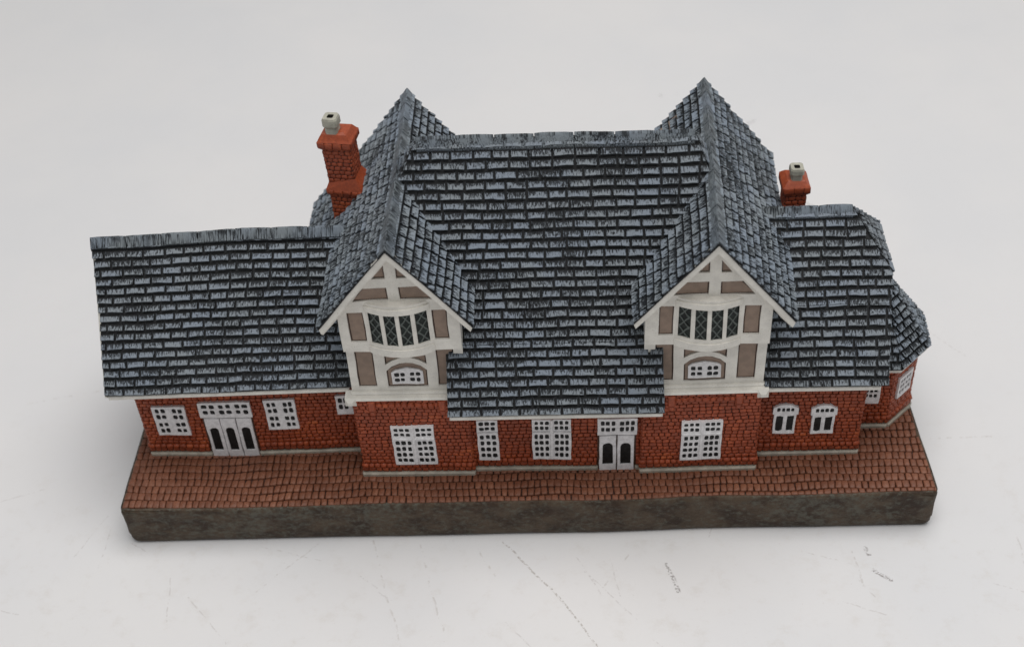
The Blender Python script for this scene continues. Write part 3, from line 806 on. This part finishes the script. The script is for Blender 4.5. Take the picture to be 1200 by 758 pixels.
# ---- chimneys
def chimney(x0, x1, y0, y1, zb, zc, zs, zt, pot, turn=0, lean=0):
    mb = MB()
    def shaft(a0, a1, b0, b1, z0, z1, bw=.145, bh=.115, th=.017):
        pts = [(a0, b0), (a1, b0), (a1, b1), (a0, b1)]
        for i in range(4):
            p, q = pts[i], pts[(i + 1) % 4]; d = V((q[0] - p[0], q[1] - p[1], 0)); F = frame((*p, 0), d, (0, 0, 1)); L = d.length
            mb.add([F(0, z0), F(L, z0), F(L, z1), F(0, z1)], [(0, 1, 2, 3)], 1)
            tiles(mb, F, [[(0, z0), (L, z0), (L, z1), (0, z1)]], bh, bw, .009, th, 0, .020, 0, jit=.007, sub=1, nb=-.02, wav=.008, sm=True, pj=.010, cut=.022)
        mb.add([(a, b, z1) for a, b in pts], [(0, 1, 2, 3)], 1)
    e = .06
    if zc: shaft(x0 - .02, x1 + .15, y0 - .04, y1 + .10, zb, zc)
    if zc: shaft(x0 - .06, x1 + .17, y0 - .08, y1 + .12, zc, zc + .13, .2, .13, .03)
    if zc:
        P = [(x0 - .08, y0 - .10, zc + .12), (x1 + .19, y0 - .10, zc + .12), (x1 + .19, y1 + .14, zc + .12), (x0 - .08, y1 + .14, zc + .12), (x0 - .01, y0 - .01, zc + .30), (x1 + .015, y0 - .01, zc + .46), (x1 + .015, y1, zc + .46), (x0 - .01, y1, zc + .30)]
        mb.add(P, [(0, 1, 5, 4), (1, 2, 6, 5), (2, 3, 7, 6), (3, 0, 4, 7)], 0, col=[(.6, .4, .95)] * 8)
    shaft(x0, x1, y0, y1, (zc + .1) if zc else zb, zs)
    # corbelled cap: widening course, band, sloped top
    def ring(e0, e1, z0, z1):
        P = [(x0 - e0, y0 - e0, z0), (x1 + e0, y0 - e0, z0), (x1 + e0, y1 + e0, z0), (x0 - e0, y1 + e0, z0), (x0 - e1, y0 - e1, z1), (x1 + e1, y0 - e1, z1), (x1 + e1, y1 + e1, z1), (x0 - e1, y1 + e1, z1)]
        mb.add(P, [(0, 1, 5, 4), (1, 2, 6, 5), (2, 3, 7, 6), (3, 0, 4, 7), (4, 5, 6, 7)], 0, col=[(.6, .4, .95)] * 8)
    ring(.0, .065, zs - .08, zs); 
    shaft(x0 - .065, x1 + .065, y0 - .065, y1 + .065, zs, zs + .17, .22, .17, .02)
    ring(.08, .04, zs + .17, zs + .22)
    ring(.04, -.03, zs + .22, zt - .04); ring(-.03, -.10, zt - .04, zt)
    def turned(m):                                   # the shaft stands a little askew and leans
        c, s_ = math.cos(math.radians(turn)), math.sin(math.radians(turn)); mx, my = (x0 + x1) / 2, (y0 + y1) / 2
        m.v = [(mx + (a - mx) * c - (b - my) * s_ + lean * (z - zb), my + (a - mx) * s_ + (b - my) * c, z) for a, b, z in m.v]
    turned(mb)
    ch = part(mb, 'chimney', ['chimney', 'mortar'])
    px, py, pw, pz0, pz1 = pot; p = MB(); r0, r1 = pw / 2, pw * .60
    def sq(r, z, c=.28):
        out = []
        for sx, sy in ((-1, -1), (1, -1), (1, 1), (-1, 1)):
            A = (px + sx * r, py + sy * r * (1 - c), z); B = (px + sx * r * (1 - c), py + sy * r, z)
            out += [A, B] if sx * sy > 0 else [B, A]
        return out
    zm = pz0 + (pz1 - pz0) * .45
    rings = [sq(r0, pz0), sq(r0 * .97, zm - .02), sq(r1, zm + .03), sq(r1 * 1.0, pz1 - .05), sq(r1 * .9, pz1), sq(r0 * .50, pz1 - .005), sq(r0 * .46, pz1 - .12)]
    P = [q for r in rings for q in r]; f = []
    for k in range(len(rings) - 1):
        for i in range(8): j = (i + 1) % 8; f.append((k * 8 + i, k * 8 + j, k * 8 + 8 + j, k * 8 + 8 + i))
    p.add(P, f, [0] * 40 + [1] * 8, smooth_=False); p.add(rings[-1], [tuple(range(8))], 1)
    turned(p)
    part(p, 'chimney_pot', ['pot', 'pot_hole_dark'], ch)
chimney(5.68, 6.33, 4.68, 5.22, 4.6, 6.02, 7.36, 7.74, (5.96, 4.86, .29, 7.68, 8.12), -10, -.022)
chimney(16.47, 16.95, 4.62, 5.16, 4.2, None, 5.70, 6.04, (16.71, 4.80, .27, 6.00, 6.34))

# recentre: the Empty stands at the foot of the ornament
root.location = (ORG.x * S, ORG.y * S, 0)
bpy.context.view_layer.update()
off = Matrix.Translation((-ORG.x * S, -ORG.y * S, 0))
for o in list(root.children):
    o.matrix_parent_inverse = Matrix.Identity(4); o.location = (-ORG.x * S, -ORG.y * S, 0)

# ------------------------------------------------------------------ the table
me = bpy.data.meshes.new('table_surface'); h = 3.0
me.from_pydata([(-h, -h, 0), (h, -h, 0), (h, h, 0), (-h, h, 0)], [], [(0, 1, 2, 3)]); me.materials.append(M['table'])
tb = bpy.data.objects.new('table_surface', me); COL.objects.link(tb); tb['kind'] = 'structure'
tb['label'] = 'white scuffed tabletop under the miniature station'; tb['category'] = 'table'

# ------------------------------------------------------------------ camera
f, pit, yaw, rol, cx, cy, cz = 1604.19, .738, -.063, -.066, 11.418, -21.621, 25.624
cyw, syw, cp, sp = math.cos(yaw), math.sin(yaw), math.cos(pit), math.sin(pit)
fw = V((syw * cp, cyw * cp, -sp)); r = V((cyw, -syw, 0)); u = r.cross(fw)
r2 = math.cos(rol) * r + math.sin(rol) * u; u2 = -math.sin(rol) * r + math.cos(rol) * u
cam = bpy.data.cameras.new('camera'); co = bpy.data.objects.new('camera', cam); COL.objects.link(co)
cam.sensor_width = 36; cam.lens = f / 1200 * 36; cam.clip_start = .01; cam.clip_end = 20
mw = Matrix(((r2.x, u2.x, -fw.x, cx * S), (r2.y, u2.y, -fw.y, cy * S), (r2.z, u2.z, -fw.z, (cz - TABLE) * S), (0, 0, 0, 1)))
co.matrix_world = mw
cam.dof.use_dof = True; cam.dof.focus_distance = .318; cam.dof.aperture_fstop = 16
sc.camera = co

# ------------------------------------------------------------------ light: a broad soft lamp overhead in a pale room
w = bpy.data.worlds.new('World'); sc.world = w; w.use_nodes = True
bg = w.node_tree.nodes['Background']; bg.inputs[0].default_value = (.95, .98, 1.0, 1); bg.inputs[1].default_value = .34
def lamp(name, loc, target, sx, sy, power, col):
    l = bpy.data.lights.new(name, 'AREA'); l.shape = 'RECTANGLE'; l.size = sx; l.size_y = sy; l.energy = power; l.color = col
    o = bpy.data.objects.new(name, l); COL.objects.link(o); o.location = loc
    o.rotation_euler = (V(target) - V(loc)).to_track_quat('-Z', 'Y').to_euler(); return o
lamp('softbox_lamp', (.19, .0, .85), (.10, .04, 0), .80, .60, 6.3, (1, .985, .965))

sc.view_settings.view_transform = 'Standard'; sc.view_settings.look = 'None'
sc.view_settings.exposure = 0; sc.view_settings.gamma = 1
sc.render.engine = 'CYCLES'
sc.cycles.use_denoising = True
